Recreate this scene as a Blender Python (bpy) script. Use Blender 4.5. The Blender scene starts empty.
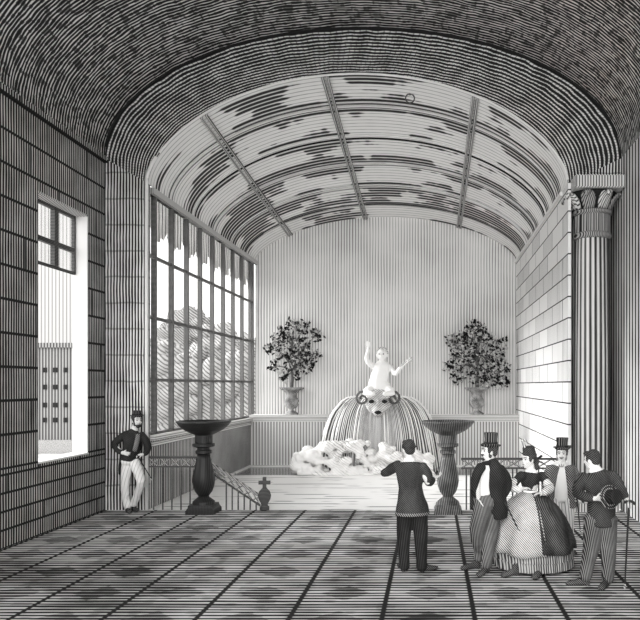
import bpy, bmesh, math, random
from math import sin, cos, pi, sqrt, radians
from mathutils import Vector, Matrix, noise as mnoise
random.seed(7)
S = bpy.context.scene
C = S.collection
FL, HZ, VX, VY = 720.0, 2.4, 432.0, 385.0      # focal length in pixels, eye height, vanishing point
def at(px, py, Y):
    return Vector(((px-VX)*Y/FL, Y, HZ-(py-VY)*Y/FL))

# ------------------------------------------------------------------ shader helpers
NT = None
class V:
    def __init__(s, k): s.k = k
    def __add__(s, o): return mth('ADD', s, o)
    def __radd__(s, o): return mth('ADD', o, s)
    def __sub__(s, o): return mth('SUBTRACT', s, o)
    def __rsub__(s, o): return mth('SUBTRACT', o, s)
    def __mul__(s, o): return mth('MULTIPLY', s, o)
    def __rmul__(s, o): return mth('MULTIPLY', o, s)
    def __truediv__(s, o): return mth('DIVIDE', s, o)
def mth(op, *a):
    n = NT.nodes.new('ShaderNodeMath'); n.operation = op
    for i, x in enumerate(a):
        if isinstance(x, V): NT.links.new(x.k, n.inputs[i])
        else: n.inputs[i].default_value = float(x)
    return V(n.outputs[0])
def fract(a): return mth('FRACT', a)
def floor_(a): return mth('FLOOR', a)
def absv(a): return mth('ABSOLUTE', a)
def mn(a, b): return mth('MINIMUM', a, b)
def mx(a, b): return mth('MAXIMUM', a, b)
def step(a, lo, hi):
    n = NT.nodes.new('ShaderNodeMapRange'); n.interpolation_type = 'SMOOTHSTEP'
    NT.links.new(a.k, n.inputs[0])
    for i, x in ((1, lo), (2, hi)):
        if isinstance(x, V): NT.links.new(x.k, n.inputs[i])
        else: n.inputs[i].default_value = x
    return V(n.outputs[0])
def vec(x, y, z=0.0):
    n = NT.nodes.new('ShaderNodeCombineXYZ')
    for i, a in enumerate((x, y, z)):
        if isinstance(a, V): NT.links.new(a.k, n.inputs[i])
        else: n.inputs[i].default_value = a
    return V(n.outputs[0])
def nz(v, scale=1.0, detail=2.0):
    n = NT.nodes.new('ShaderNodeTexNoise'); n.inputs['Scale'].default_value = scale
    n.inputs['Detail'].default_value = detail
    NT.links.new(v.k, n.inputs['Vector'])
    return V(n.outputs[0])
def hatch(c, duty, aa=.22):
    """1 on paper, 0 on the inked line; c counts lines"""
    t = absv(fract(c)*2-1)
    if isinstance(duty, V): return step(t, duty-aa, duty+aa)
    return step(t, duty-aa, duty+aa)
def lineat(c, w):
    """0 at whole numbers of c (half width w), 1 elsewhere"""
    t = 0.5-absv(fract(c)-.5)
    return step(t, w*.6, w*1.3)
MATS = {}
def mat(name, fn, paper=.78, ink=.018, rough=.85, spec=.15, bump=None):
    global NT
    m = bpy.data.materials.new(name); m.use_nodes = True; NT = m.node_tree
    b = NT.nodes['Principled BSDF']
    b.inputs['Roughness'].default_value = rough
    b.inputs['Specular IOR Level'].default_value = spec
    if fn is None:
        b.inputs['Base Color'].default_value = (paper, paper*.992, paper*.98, 1)
    else:
        tc = NT.nodes.new('ShaderNodeTexCoord'); sp = NT.nodes.new('ShaderNodeSeparateXYZ')
        NT.links.new(tc.outputs['Object'], sp.inputs[0])
        x, y, z = (V(sp.outputs[i]) for i in range(3))
        k = fn(x, y, z)
        mixn = NT.nodes.new('ShaderNodeMix'); mixn.data_type = 'RGBA'
        NT.links.new(k.k, mixn.inputs[0])
        mixn.inputs[6].default_value = (ink, ink*.98, ink*.96, 1)
        mixn.inputs[7].default_value = (paper, paper*.992, paper*.98, 1)
        NT.links.new(mixn.outputs[2], b.inputs['Base Color'])
        if bump:
            bn = NT.nodes.new('ShaderNodeBump'); bn.inputs['Distance'].default_value = bump[1]
            q = nz(vec(x, y, z*.5), bump[0], 2.0)
            NT.links.new(q.k, bn.inputs['Height']); NT.links.new(bn.outputs[0], b.inputs['Normal'])
    MATS[name] = m
    return m
def lg(a): return mth('LOGARITHM', a, 2.718281828)

# ------------------------------------------------------------------ mesh helpers
WO = {}
def mk(name, bm, m, parent=None, smooth=False, kind=None, origin=None, remesh=None, solid=None, recalc=True):
    o0 = Vector(WO[parent.name]) if parent else Vector(origin or (0, 0, 0))
    if o0.length > 0: bmesh.ops.translate(bm, verts=bm.verts[:], vec=-o0)
    if recalc: bmesh.ops.recalc_face_normals(bm, faces=bm.faces[:])
    me = bpy.data.meshes.new(name); bm.to_mesh(me); bm.free()
    if smooth:
        for p in me.polygons: p.use_smooth = True
    o = bpy.data.objects.new(name, me); C.objects.link(o)
    if m: me.materials.append(m if not isinstance(m, str) else MATS[m])
    if parent: o.parent = parent
    else: o.location = o0
    WO[o.name] = tuple(o0)
    if kind: o['kind'] = kind
    if remesh:
        r = o.modifiers.new('skin', 'REMESH'); r.mode = 'VOXEL'; r.voxel_size = remesh; r.use_smooth_shade = True
        s = o.modifiers.new('soften', 'SMOOTH'); s.iterations = 2; s.factor = .5
    if solid:
        s = o.modifiers.new('thick', 'SOLIDIFY'); s.thickness = solid; s.offset = 0
    return o
def thing(name, label, cat, loc, group=None):
    o = bpy.data.objects.new(name, None); C.objects.link(o); o.location = loc
    o.empty_display_size = .1
    o['label'] = label; o['category'] = cat
    if group: o['group'] = group
    WO[o.name] = tuple(loc); return o
def tag(o, label, cat, group=None, kind=None):
    o['label'] = label; o['category'] = cat
    if group: o['group'] = group
    if kind: o['kind'] = kind
    return o
def bx(bm, x0, x1, y0, y1, z0, z1):
    vs = [bm.verts.new((x, y, z)) for z in (z0, z1) for y in (y0, y1) for x in (x0, x1)]
    for f in ((0, 2, 3, 1), (4, 5, 7, 6), (0, 1, 5, 4), (2, 6, 7, 3), (0, 4, 6, 2), (1, 3, 7, 5)):
        bm.faces.new([vs[i] for i in f])
def bar(bm, a, b, w, h):
    """square bar from a to b"""
    a, b = Vector(a), Vector(b); d = (b-a).normalized()
    s = d.cross(Vector((0, 0, 1)))
    if s.length < 1e-3: s = Vector((1, 0, 0))
    s.normalize(); u = s.cross(d)
    r = []
    for p in (a, b):
        r.append([bm.verts.new(p+s*i*w/2+u*j*h/2) for i, j in ((-1, -1), (1, -1), (1, 1), (-1, 1))])
    bm.faces.new(r[0]); bm.faces.new(r[1][::-1])
    for i in range(4): bm.faces.new((r[0][i], r[0][(i+1) % 4], r[1][(i+1) % 4], r[1][i]))
def lathe(bm, c, prof, seg=32, fn=None, square=False):
    c = Vector(c); rings = []
    for r, z in prof:
        ring = []
        for i in range(seg):
            a = 2*pi*i/seg + (pi/4 if seg == 4 else 0)
            rr = r*(fn(a, z) if fn else 1)*(sqrt(2) if seg == 4 else 1)
            ring.append(bm.verts.new(c+Vector((rr*cos(a), rr*sin(a), z))))
        rings.append(ring)
    for p, q in zip(rings, rings[1:]):
        for i in range(seg): bm.faces.new((p[i], p[(i+1) % seg], q[(i+1) % seg], q[i]))
    bm.faces.new(rings[0][::-1]); bm.faces.new(rings[-1])
def loft(bm, nodes, ref=(1, 0, 0), seg=14, sub=3, cap=.6, fn=None):
    """nodes: (point, ra, rb); a lies along ref projected off the path; rounded ends"""
    P = [Vector(n[0]) for n in nodes]; R = [(n[1], n[2] if len(n) > 2 else n[1]) for n in nodes]
    pts, rad = [], []
    n = len(P)
    for i in range(n-1):
        p0, p1, p2, p3 = P[max(i-1, 0)], P[i], P[i+1], P[min(i+2, n-1)]
        for k in range(sub):
            t = k/sub
            pts.append(.5*((2*p1)+(p2-p0)*t+(2*p0-5*p1+4*p2-p3)*t*t+(3*p1-p0-3*p2+p3)*t**3))
            tt = t*t*(3-2*t)*.5+t*.5
            rad.append((R[i][0]*(1-tt)+R[i+1][0]*tt, R[i][1]*(1-tt)+R[i+1][1]*tt))
    pts.append(P[-1]); rad.append(R[-1])
    d0 = (pts[1]-pts[0]).normalized(); d1 = (pts[-1]-pts[-2]).normalized()
    if cap > 0:
        h0 = min(rad[0])*cap; h1 = min(rad[-1])*cap
        A = [(pts[0]-d0*h0, .35), (pts[0]-d0*h0*.75, .7)]
        B = [(pts[-1]+d1*h1*.75, .7), (pts[-1]+d1*h1, .35)]
        pts = [a for a, _ in A]+pts+[b for b, _ in B]
        rad = [(rad[0][0]*k, rad[0][1]*k) for _, k in A]+rad+[(rad[-1][0]*k, rad[-1][1]*k) for _, k in B]
    ref = Vector(ref); rings = []
    for i, p in enumerate(pts):
        d = (pts[min(i+1, len(pts)-1)]-pts[max(i-1, 0)]).normalized()
        s = ref-d*ref.dot(d)
        if s.length < .15: s = Vector((0, 0, 1))-d*d.z
        if s.length < .15: s = Vector((0, 1, 0))-d*d.y
        s.normalize(); u = d.cross(s)
        ring = []
        for k in range(seg):
            a = 2*pi*k/seg; q = fn(a, i/len(pts)) if fn else 1
            ring.append(bm.verts.new(p+s*cos(a)*rad[i][0]*q+u*sin(a)*rad[i][1]*q))
        rings.append(ring)
    for p, q in zip(rings, rings[1:]):
        for i in range(seg): bm.faces.new((p[i], p[(i+1) % seg], q[(i+1) % seg], q[i]))
    bm.faces.new(rings[0][::-1]); bm.faces.new(rings[-1])
def ball(bm, c, r, rot=None, u=14, v=9):
    r = (r, r, r) if not hasattr(r, '__len__') else r
    M = Matrix.Translation(Vector(c)) @ (rot or Matrix.Identity(4)) @ Matrix.Diagonal((*r, 1))
    bmesh.ops.create_uvsphere(bm, u_segments=u, v_segments=v, radius=1, matrix=M)
B = bmesh.new
def one(fn, *a, **k):
    b = B(); fn(b, *a, **k); return b

# ------------------------------------------------------------------ materials
def bricks(u, v, w, h, jw=.018, soft=1.0):
    row = floor_(v/h)
    a = lineat(v/h, jw/h)
    off = fract(row*.37)
    b = lineat(u/w+off, jw/w*.8)
    return a, b
def vault_fn(x, y, z):
    wob = nz(vec(x*.8, y*.8, z*.8), 1.0, 2)*1.6+nz(vec(x*3, y*3, z*3), 1.0, 1)*1.1
    c = lg(y)*146+wob
    d = nz(vec(x*2.2, y*5, z*2.2), 1.6, 3)*.8+.28
    h = hatch(c, d)
    tick = step(nz(vec(x*9, floor_(c)*3.1, z*9), 1.0, 1), .40, .46)
    return h*(tick*.8+.2)
mat('vault_brick', vault_fn)
def ring_fn(x, y, z):
    ex, ez = (x+1.36)/4.6, (z-6.55)/2.3
    ro = mth('SQRT', (x+1.325)*(x+1.325)/24.55+(z-6.75)*(z-6.75)/6.25)
    ri = mth('SQRT', (x+1.43)*(x+1.43)/16.3+(z-6.28)*(z-6.28)/4.37)
    tt = (ri-1)/mx(ri-ro, .05)
    c = tt*15+nz(vec(x, z, 0), 1.2, 2)*.8+nz(vec(x*3, z*3, 0), 1.0, 1)*.8
    d = nz(vec(x*2, z*2, 0), 2.0, 3)*.7+.34
    h = hatch(c, d)
    ang = mth('ARCTAN2', ez, ex)
    row = floor_(c/2.0)
    t = lineat(ang*46+fract(row*.37), .10)
    return h*(t*.75+.25)
mat('arch_brick', ring_fn)
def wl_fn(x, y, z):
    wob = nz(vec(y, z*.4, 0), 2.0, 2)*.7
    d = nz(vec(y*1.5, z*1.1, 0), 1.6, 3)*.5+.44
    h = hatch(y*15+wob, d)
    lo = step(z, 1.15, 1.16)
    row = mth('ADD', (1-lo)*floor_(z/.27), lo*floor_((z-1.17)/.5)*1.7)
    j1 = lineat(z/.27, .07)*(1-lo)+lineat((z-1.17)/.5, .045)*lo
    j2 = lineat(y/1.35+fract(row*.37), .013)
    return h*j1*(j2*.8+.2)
mat('dark_ashlar', wl_fn)
def pier_fn(x, y, z):
    h = hatch((x+y)*17+nz(vec(x, z, 0), 1.5, 2)*.6, nz(vec(x*2, z*1.2, 0), 1.5, 3)*.6+.28)
    j, _ = bricks(x+nz(vec(x*2, z, 0), 1, 1)*.1, z+nz(vec(x, z, 0), 3, 1)*.05, 1.2, .5)
    return h*(j*.45+.55)
mat('pier_stone', pier_fn)
def rw_fn(x, y, z):
    j, k = bricks(y, z, 1.25, .41, .013)
    k = lineat(y/1.25+fract(floor_(z/.41)*.5)*1.0, .012)
    h = hatch(y*7+nz(vec(y, z, 0), 1, 1), .18)
    pick = step(nz(vec(floor_(y/1.25+fract(floor_(z/.41)*.5)), floor_(z/.41), 0), 1.7, 0), .5, .56)
    return j*k*mx(h*.9+.1, 1-pick)
mat('pale_brick', rw_fn, paper=.82)
mat('back_plaster', lambda x, y, z: hatch(x*11.3+nz(vec(x*3, 0, z*.6), 1, 1)*.5, nz(vec(x*.5, 0, z*.45), 1.2, 3)*.9-.22, .35)*.999+0, paper=.82, ink=.20)
mat('dado_panel', lambda x, y, z: hatch((x+y)*11.3, nz(vec(x, y, z*.6), 1.4, 2)*.3+.22, .35), paper=.8, ink=.16)
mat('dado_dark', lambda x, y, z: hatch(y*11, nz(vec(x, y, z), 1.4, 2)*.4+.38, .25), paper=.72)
mat('ledge_stone', lambda x, y, z: hatch(z*22, .25), paper=.8, ink=.1)
mat('stone_white', None, paper=.82)
mat('light_bead', None, paper=.8)
def fl_fn(x, y, z):
    c = lg(y)*78
    wob = nz(vec(x*.35, y*4, 0), 1.0, 2)*.8
    d = nz(vec(x*1.1, y*2.2, 0), 1.3, 3)*.6+.20
    fx = fract((x-.44)/.955); fy = fract((y-7.83)/.955)
    loz = 1-step(absv(fx-.5)+absv(fy-.5)+nz(vec(x*3, y*6, 0), 2, 2)*.14-.07, .27, .33)
    big = step(nz(vec(x*.45+7.3, y*.6, 0), 1.0, 2), .50, .62)
    sk = step(nz(vec(x*3, floor_(c+wob), 0), 1.0, 0), .36, .42)
    h = hatch(c+wob, d+loz*.22+big*.22)
    j1 = lineat((x-.44)/.955, .030); j2 = lineat((y-7.83)/.955, .016)
    return h*j1*(j2*.6+.4)*(sk*.35+.65)
mat('floor_tiles', fl_fn, paper=.74)
def hf_fn(x, y, z):
    c = y*3.1+nz(vec(x*.5, y*2, 0), 1, 1)*.5
    brk = step(nz(vec(x*.7, floor_(c)*2.3, 0), 1.0, 2), .42, .50)
    h = hatch(c, .20, .14)
    return mx(h, brk)
mat('hall_floor', hf_fn, paper=.9, ink=.09)
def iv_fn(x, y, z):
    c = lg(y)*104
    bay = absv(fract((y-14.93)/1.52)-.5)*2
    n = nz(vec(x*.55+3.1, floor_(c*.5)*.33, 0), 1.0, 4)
    gleam = step(n+(1-bay)*.10, .52, .57)  # bright streaks: highlights painted into the vault colour, strongest mid-bay
    h = hatch(c, .74-gleam*.68+nz(vec(x*2, y*2, 0), 2, 1)*.2-.1, .3)
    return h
mat('vault_glazed_gleam', iv_fn, paper=.88, ink=.035)
mat('vault_rib', lambda x, y, z: hatch(lg(y)*170, .4), paper=.75)
mat('vault_beam', lambda x, y, z: hatch(x*30, .35), paper=.55)
mat('column_stone', lambda x, y, z: hatch(mth('ARCTAN2', y, x)*3.1831+.5+nz(vec(x, y, z*.3), 1.5, 1)*.12, nz(vec(x*4, y*4, z*.5), 1.2, 2)*.5+.22, .3), paper=.72, ink=.04)
mat('capital_stone', lambda x, y, z: hatch((x+y*.3)*30, .45), paper=.42, ink=.03)
mat('abacus_stone', lambda x, y, z: hatch((x+y)*19, .38), paper=.72, ink=.05)
mat('return_wall', lambda x, y, z: hatch(x*17+y*5.2, nz(vec(x, y, z*.7), 1.5, 2)*.4+.24), paper=.78)
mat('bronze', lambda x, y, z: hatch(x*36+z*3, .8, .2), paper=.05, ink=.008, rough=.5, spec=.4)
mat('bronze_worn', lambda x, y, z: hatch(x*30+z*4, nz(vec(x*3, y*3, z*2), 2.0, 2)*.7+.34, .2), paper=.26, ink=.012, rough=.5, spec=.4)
mat('iron_dark', lambda x, y, z: hatch(z*40, .5), paper=.16, ink=.03)
mat('iron_light', lambda x, y, z: hatch((x+z)*24, .4), paper=.5, ink=.05)
mat('mullion_paint', lambda x, y, z: hatch(z*42+nz(vec(y, z, 0), 2, 1), .5), paper=.30, ink=.03)
mat('valance_cloth', lambda x, y, z: hatch(y*15+nz(vec(y, z, 0), 2, 1)*.6, .35), paper=.85, ink=.05)
mat('foliage', lambda x, y, z: step(nz(vec(x, y, z), 7.0, 2), .47, .58), paper=.60, ink=.012)
mat('bark', lambda x, y, z: hatch(z*30+x*20, .6), paper=.25)
mat('urn_stone', lambda x, y, z: hatch(x*34+z*5, nz(vec(x*4, y*4, z*3), 1.5, 2)*1.0+.14), paper=.75)
mat('tree_leaf', lambda x, y, z: hatch((x*.8+z)*6.5+nz(vec(x, y, z), 1.0, 2)*1.2, .36), paper=.42, ink=.12)#, ink=.05)
mat('tree_leaf_dark', lambda x, y, z: hatch((x*.8+z)*7.0+nz(vec(x, y, z), 1.5, 2)*1.5, .48), paper=.38, ink=.09)
mat('ground_out', lambda x, y, z: hatch(y*2, .3), paper=.6, ink=.1)
mat('facade', lambda x, y, z: hatch(x*9, .5), paper=.30, ink=.06)
mat('facade_pale', lambda x, y, z: hatch(x*5, .3), paper=.42, ink=.2)
mat('void_black', None, paper=.02)
mat('statue_marble', None, paper=.86, rough=.5, spec=.3)
mat('mascaron', lambda x, y, z: hatch((x*.6+z)*22+nz(vec(x, y, z), 4, 2), nz(vec(x, y, z), 6, 1)*.6+.05), paper=.72, ink=.06)
mat('foam', lambda x, y, z: hatch((x*.7+z)*13+nz(vec(x, y, z), 3, 2)*2, nz(vec(x, y, z), 1.6, 2)*1.2-.6, .3), paper=.9, ink=.3)
def veil(x, y, z):
    a = mth('ARCTAN2', y, x)
    return hatch(a*25+nz(vec(x, y, z*.3), 1.2, 2)*1.6, nz(vec(a*7, z*.5, 0), 1.5, 2)*.9+.18, .25)
mat('water_sheet', veil, paper=.85, ink=.04, rough=.25, spec=.5)
mat('water_jet', None, paper=.88, rough=.2, spec=.5)
mat('pool_water', lambda x, y, z: hatch(y*5, .6), paper=.4, ink=.03, rough=.15, spec=.5)
m = MATS['valance_cloth']; nt = m.node_tree; pb = nt.nodes['Principled BSDF']
tl = nt.nodes.new('ShaderNodeBsdfTranslucent'); ms = nt.nodes.new('ShaderNodeMixShader'); ms.inputs[0].default_value = .45
for l in list(nt.links):
    if l.to_socket == pb.inputs['Base Color']: nt.links.new(l.from_socket, tl.inputs['Color'])
nt.links.new(pb.outputs[0], ms.inputs[1]); nt.links.new(tl.outputs[0], ms.inputs[2]); nt.links.new(ms.outputs[0], nt.nodes['Material Output'].inputs[0])
# people
def cloth(name, dx, dz, sp, duty, paper, ink=.012, var=.35, bump=None):
    mat(name, lambda x, y, z: hatch((x*dx+y*.15*dx+z*dz)/(sp*.62)+nz(vec(x, y, z), 3, 1)*.6, nz(vec(x*3, y*3, z*2), 1.5, 2)*var*2+duty-var, .25), paper=paper, ink=ink, bump=bump)
FB = (7, .05)
cloth('coat_black', .8, .6, .035, .86, .10, bump=FB)
cloth('coat_weave', 1, -.8, .034, .78, .16, bump=FB)
cloth('coat_grey', .8, .6, .036, .60, .36, bump=FB)
cloth('coat_pale', .9, .3, .045, .30, .74, bump=FB)
cloth('trousers_black', 1, .1, .035, .9, .10, bump=FB)
cloth('trousers_grey', 1, .15, .030, .62, .26, ink=.02, bump=FB)
cloth('trousers_white', .9, -.25, .09, .06, .84, ink=.15, var=.2, bump=FB)
cloth('trousers_pale', .9, .1, .06, .20, .8, ink=.05, var=.2, bump=FB)
cloth('skirt_stripe', .9, .75, .040, .40, .66, var=.3, bump=FB)
cloth('skirt_dark', .8, -.7, .036, .78, .22, var=.4, bump=FB)
cloth('flounce', 1, .05, .050, .50, .42, ink=.04, var=.5)
cloth('bodice', .7, .7, .034, .84, .14, bump=FB)
cloth('sleeve_pale', .6, .8, .04, .25, .75)
cloth('hat_silk', 1, 0, .050, .76, .28, var=.2)
cloth('hair_dark', .6, .8, .03, .76, .2, var=.3)
cloth('beard_grey', .3, .9, .02, .45, .5, var=.3)
cloth('shoe_black', .7, .7, .03, .75, .25)
mat('linen_white', None, paper=.85)
mat('skin', lambda x, y, z: hatch((x+z)*38, .10, .25), paper=.76, ink=.2, rough=.7)
mat('ink_black', None, paper=.02)
mat('cane_wood', None, paper=.03, rough=.4)

# glass
def glassmat():
    m = bpy.data.materials.new('window_glass'); m.use_nodes = True; nt = m.node_tree; nt.nodes.clear()
    o = nt.nodes.new('ShaderNodeOutputMaterial'); mx_ = nt.nodes.new('ShaderNodeMixShader')
    t = nt.nodes.new('ShaderNodeBsdfTransparent'); g = nt.nodes.new('ShaderNodeBsdfGlossy')
    g.inputs['Roughness'].default_value = .05; t.inputs[0].default_value = (.96, .96, .96, 1)
    mx_.inputs[0].default_value = .05
    nt.links.new(t.outputs[0], mx_.inputs[1]); nt.links.new(g.outputs[0], mx_.inputs[2]); nt.links.new(mx_.outputs[0], o.inputs[0])
    MATS['glass'] = m
glassmat()

# ------------------------------------------------------------------ setting
YE, YB, YD = 13.82, 22.3, 21.6          # front edge of the hall, back wall, dado face
XL, XR = -6.28, 3.63                    # front room
IL, IR = -5.47, 2.61                    # inner hall
Y0 = 3.0
SP = 6.28                               # inner springing
mk('floor', one(bx, XL-.3, XR+.3, Y0, YE, -.25, 0), 'floor_tiles', kind='structure')
b = B(); PX0, PX1, PY0, PY1 = -5.40, 1.9, 19.25, 21.45
bx(b, IL-.1, IR+.1, YE, PY0, -.25, -.01); bx(b, IL-.1, PX0, PY0, PY1, -.25, -.01); bx(b, PX1, IR+.1, PY0, PY1, -.25, -.01); bx(b, IL-.1, IR+.1, PY1, YD+.1, -.25, -.01)
mk('floor', b, 'hall_floor', kind='structure')
tag(mk('pool_water', one(bx, PX0, PX1, PY0, PY1, -.25, -.045), 'pool_water', origin=(-1.7, 20.3, -.25)), 'dark still water of the shallow floor basin round the fountain', 'water', kind='stuff')

# left wall with opening
WY0, WY1, WZ0, WZ1 = 11.48, 13.14, 1.17, 5.5
b = B(); T = .27
zt = 6.80
bx(b, XL-T, XL, Y0, WY0, 0, zt); bx(b, XL-T, XL, WY1, YE+.3, 0, zt)
bx(b, XL-T, XL, WY0, WY1, 0, WZ0-.03); bx(b, XL-T, XL, WY0, WY1, WZ1, zt)
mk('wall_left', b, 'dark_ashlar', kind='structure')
mk('wall_right', one(bx, XR, XR+.27, Y0, 14.8, 0, zt), 'return_wall', kind='structure')

# ring / front arch face
def outer(n=72):
    cx, a, bb, zb = -1.325, 4.955, 2.50, 6.75
    return [(cx-a*cos(pi*i/n), zb+bb*sin(pi*i/n)) for i in range(n+1)]
def inner(t, n=72, back=False):
    """curve of inner vault at t = 0 (front) .. 1 (back)"""
    cx, a = (IL+IR)/2, (IR-IL)/2
    zb = SP-.06*t; sag = (8.37-SP)*(1-t)+(7.60-zb)*t
    out = []
    R = (a*a+sag*sag)/(2*sag)
    for i in range(n+1):
        c = -cos(pi*i/n); x = cx+a*c
        e = sag*sin(pi*i/n); ci = sqrt(max(R*R-(a*c)**2, 0))-(R-sag)
        k = .65
        out.append((x, zb+k*e+(1-k)*ci))
    return out
O, I = outer(), inner(0)
b = B(); y0, y1 = YE, YE+.5
N = len(O)
vo = [[b.verts.new((x, y, z)) for x, z in O] for y in (y0, y1)]
vi = [[b.verts.new((x, y, z)) for x, z in I] for y in (y0, y1)]
for i in range(N-1):
    b.faces.new((vo[0][i], vo[0][i+1], vi[0][i+1], vi[0][i]))
    b.faces.new((vo[1][i], vi[1][i], vi[1][i+1], vo[1][i+1]))
    b.faces.new((vi[0][i], vi[0][i+1], vi[1][i+1], vi[1][i]))
    b.faces.new((vo[0][i], vo[1][i], vo[1][i+1], vo[0][i+1]))
b.faces.new((vo[0][0], vi[0][0], vi[1][0], vo[1][0])); b.faces.new((vo[0][-1], vo[1][-1], vi[1][-1], vi[0][-1]))
mk('wall_arch', b, 'arch_brick', kind='structure')
# pier on the left
b = B()
vs0 = [b.verts.new(p) for p in ((XL, YE, 0), (IL, YE, 0), (IL, YE, SP), (XL, YE, 6.75))]
vs1 = [b.verts.new((v.co.x, YE+.16, v.co.z)) for v in vs0]
b.faces.new(vs0); b.faces.new(vs1[::-1])
for i in range(4): b.faces.new((vs0[i], vs1[i], vs1[(i+1) % 4], vs0[(i+1) % 4]))
mk('wall_pier', b, 'pier_stone', kind='structure')
# pale bead on the pier's edge and a little way up the arch, black moulding on the outer arch
b = B(); pts = [((IL+.0), YE-.02, .0), (IL, YE-.02, 3), (IL, YE-.02, SP)]+[(x, YE-.02, z) for x, z in I[1:8]]
loft(b, [(p, .035) for p in pts], seg=8, sub=2, cap=0)
mk('trim_1', b, 'light_bead', kind='structure', smooth=True)
b = B(); loft(b, [((x, YE-.03, z), .035) for x, z in O[2:-4]], ref=(0, 1, 0), seg=8, sub=1, cap=0)
mk('trim_2', b, 'ink_black', kind='structure', smooth=True)
b = B(); loft(b, [((x, YE-.01, z+.0), .022) for x, z in I[8:-1]], ref=(0, 1, 0), seg=8, sub=1, cap=0)
mk('trim_3', b, 'light_bead', kind='structure', smooth=True)

# front vault
b = B()
ys = [Y0+(YE-Y0)*i/12 for i in range(13)]
g = [[b.verts.new((x, y, z)) for x, z in O] for y in ys]
g2 = [[b.verts.new((-1.325+(x+1.325)*1.05, y, z+.22)) for x, z in O] for y in (ys[0], ys[-1])]
for r, q in zip(g, g[1:]):
    for i in range(N-1): b.faces.new((r[i], r[i+1], q[i+1], q[i]))
for i in range(N-1): b.faces.new((g2[0][i], g2[1][i], g2[1][i+1], g2[0][i+1]))
mk('ceiling', b, 'vault_brick', kind='structure', smooth=True, recalc=False)
mk('trim_4', one(bx, XL-.02, XL+.05, Y0, YE, 6.66, 6.78), 'dark_ashlar', kind='structure')

# inner vault
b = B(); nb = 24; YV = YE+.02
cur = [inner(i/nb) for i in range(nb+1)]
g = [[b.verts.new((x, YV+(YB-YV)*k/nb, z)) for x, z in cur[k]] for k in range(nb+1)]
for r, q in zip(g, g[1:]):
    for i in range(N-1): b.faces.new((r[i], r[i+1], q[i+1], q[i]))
ov = mk('ceiling', b, 'vault_glazed_gleam', kind='structure', smooth=True, recalc=False)
def vz(Y): return (Y-YV)/(YB-YV)
tn = 5
for Y in (14.93, 16.45, 17.95, 19.5, 21.0):
    for dy in (0, .17):
        b = B(); c = inner(vz(Y+dy))
        loft(b, [((x, Y+dy, z-.01), .032, .03) for x, z in c], ref=(0, 1, 0), seg=6, sub=1, cap=0)
        mk('trim_%d' % tn, b, 'vault_rib', kind='structure', smooth=True); tn += 1
for f in (.134, .422, .78):
    for dx in (-.045, .045):
        b = B(); pp = []
        for k in range(nb+1):
            c = cur[k]; X = IL+(IR-IL)*(f)+dx
            j = min(range(N), key=lambda i: abs(c[i][0]-X)); j = max(1, min(N-2, j))
            j0 = j if c[j][0] <= X else j-1; (xa, za), (xb, zb2) = c[j0], c[j0+1]
            z = za+(zb2-za)*(X-xa)/(xb-xa)
            pp.append(((X, YV+(YB-YV)*k/nb, z-.03), .034, .03))
        loft(b, pp, seg=6, sub=1, cap=0)
        mk('trim_%d' % tn, b, 'vault_beam', kind='structure', smooth=True); tn += 1
# cornices along both springings
mk('trim_%d' % tn, one(bx, IL, IL+.07, YE+.16, YB, SP-.16, SP-.04), 'vault_beam', kind='structure'); tn += 1
mk('trim_%d' % tn, one(bx, IR-.05, IR, YE+.55, YB, SP-.10, SP-.02), 'light_bead', kind='structure'); tn += 1
# back wall
b = B(); c = inner(1.0); d = .25
lo0 = [b.verts.new((IL, YB, 0)), b.verts.new((IR, YB, 0))]
top = [b.verts.new((x, YB, z)) for x, z in c]
b.faces.new([lo0[0], lo0[1]]+top[::-1])
r = bmesh.ops.extrude_face_region(b, geom=b.faces[:])
bmesh.ops.translate(b, verts=[v for v in r['geom'] if isinstance(v, bmesh.types.BMVert)], vec=(0, d, 0))
mk('wall_back', b, 'back_plaster', kind='structure')
mk('wall_back_dado', one(bx, IL, IR, YD, YB, 0, 1.30), 'dado_panel', kind='structure')
b = B(); bx(b, IL, IR, YD-.06, YB, 1.42, 1.50); bx(b, IL, IR, YD-.02, YB, 1.30, 1.42)
mk('trim_%d' % tn, b, 'ledge_stone', kind='structure'); tn += 1
mk('wall_impost', one(bx, 2.67, XR, YE+.012, 14.75, 6.34, 6.78), 'pier_stone', kind='structure')
# right inner wall
mk('wall_right', one(bx, IR, IR+.06, YE, YB, 0, SP), 'pale_brick', kind='structure')
mk('wall_front', one(bx, IR+.06, XR, 14.75, 14.9, 0, 6.6), 'return_wall', kind='structure')
# left inner wall below and above glass
GY0, GY1, GZ0, GZ1 = YE+.16, YB, 1.42, SP-.05
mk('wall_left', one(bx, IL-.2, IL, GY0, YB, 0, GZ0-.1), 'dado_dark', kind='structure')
b = B(); bx(b, IL-.25, IL+.10, GY0, YB, GZ0-.1, GZ0); bx(b, IL, IL+.05, GY0, YB, GZ0-.22, GZ0-.14)
mk('trim_%d' % tn, b, 'ledge_stone', kind='structure'); tn += 1
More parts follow.
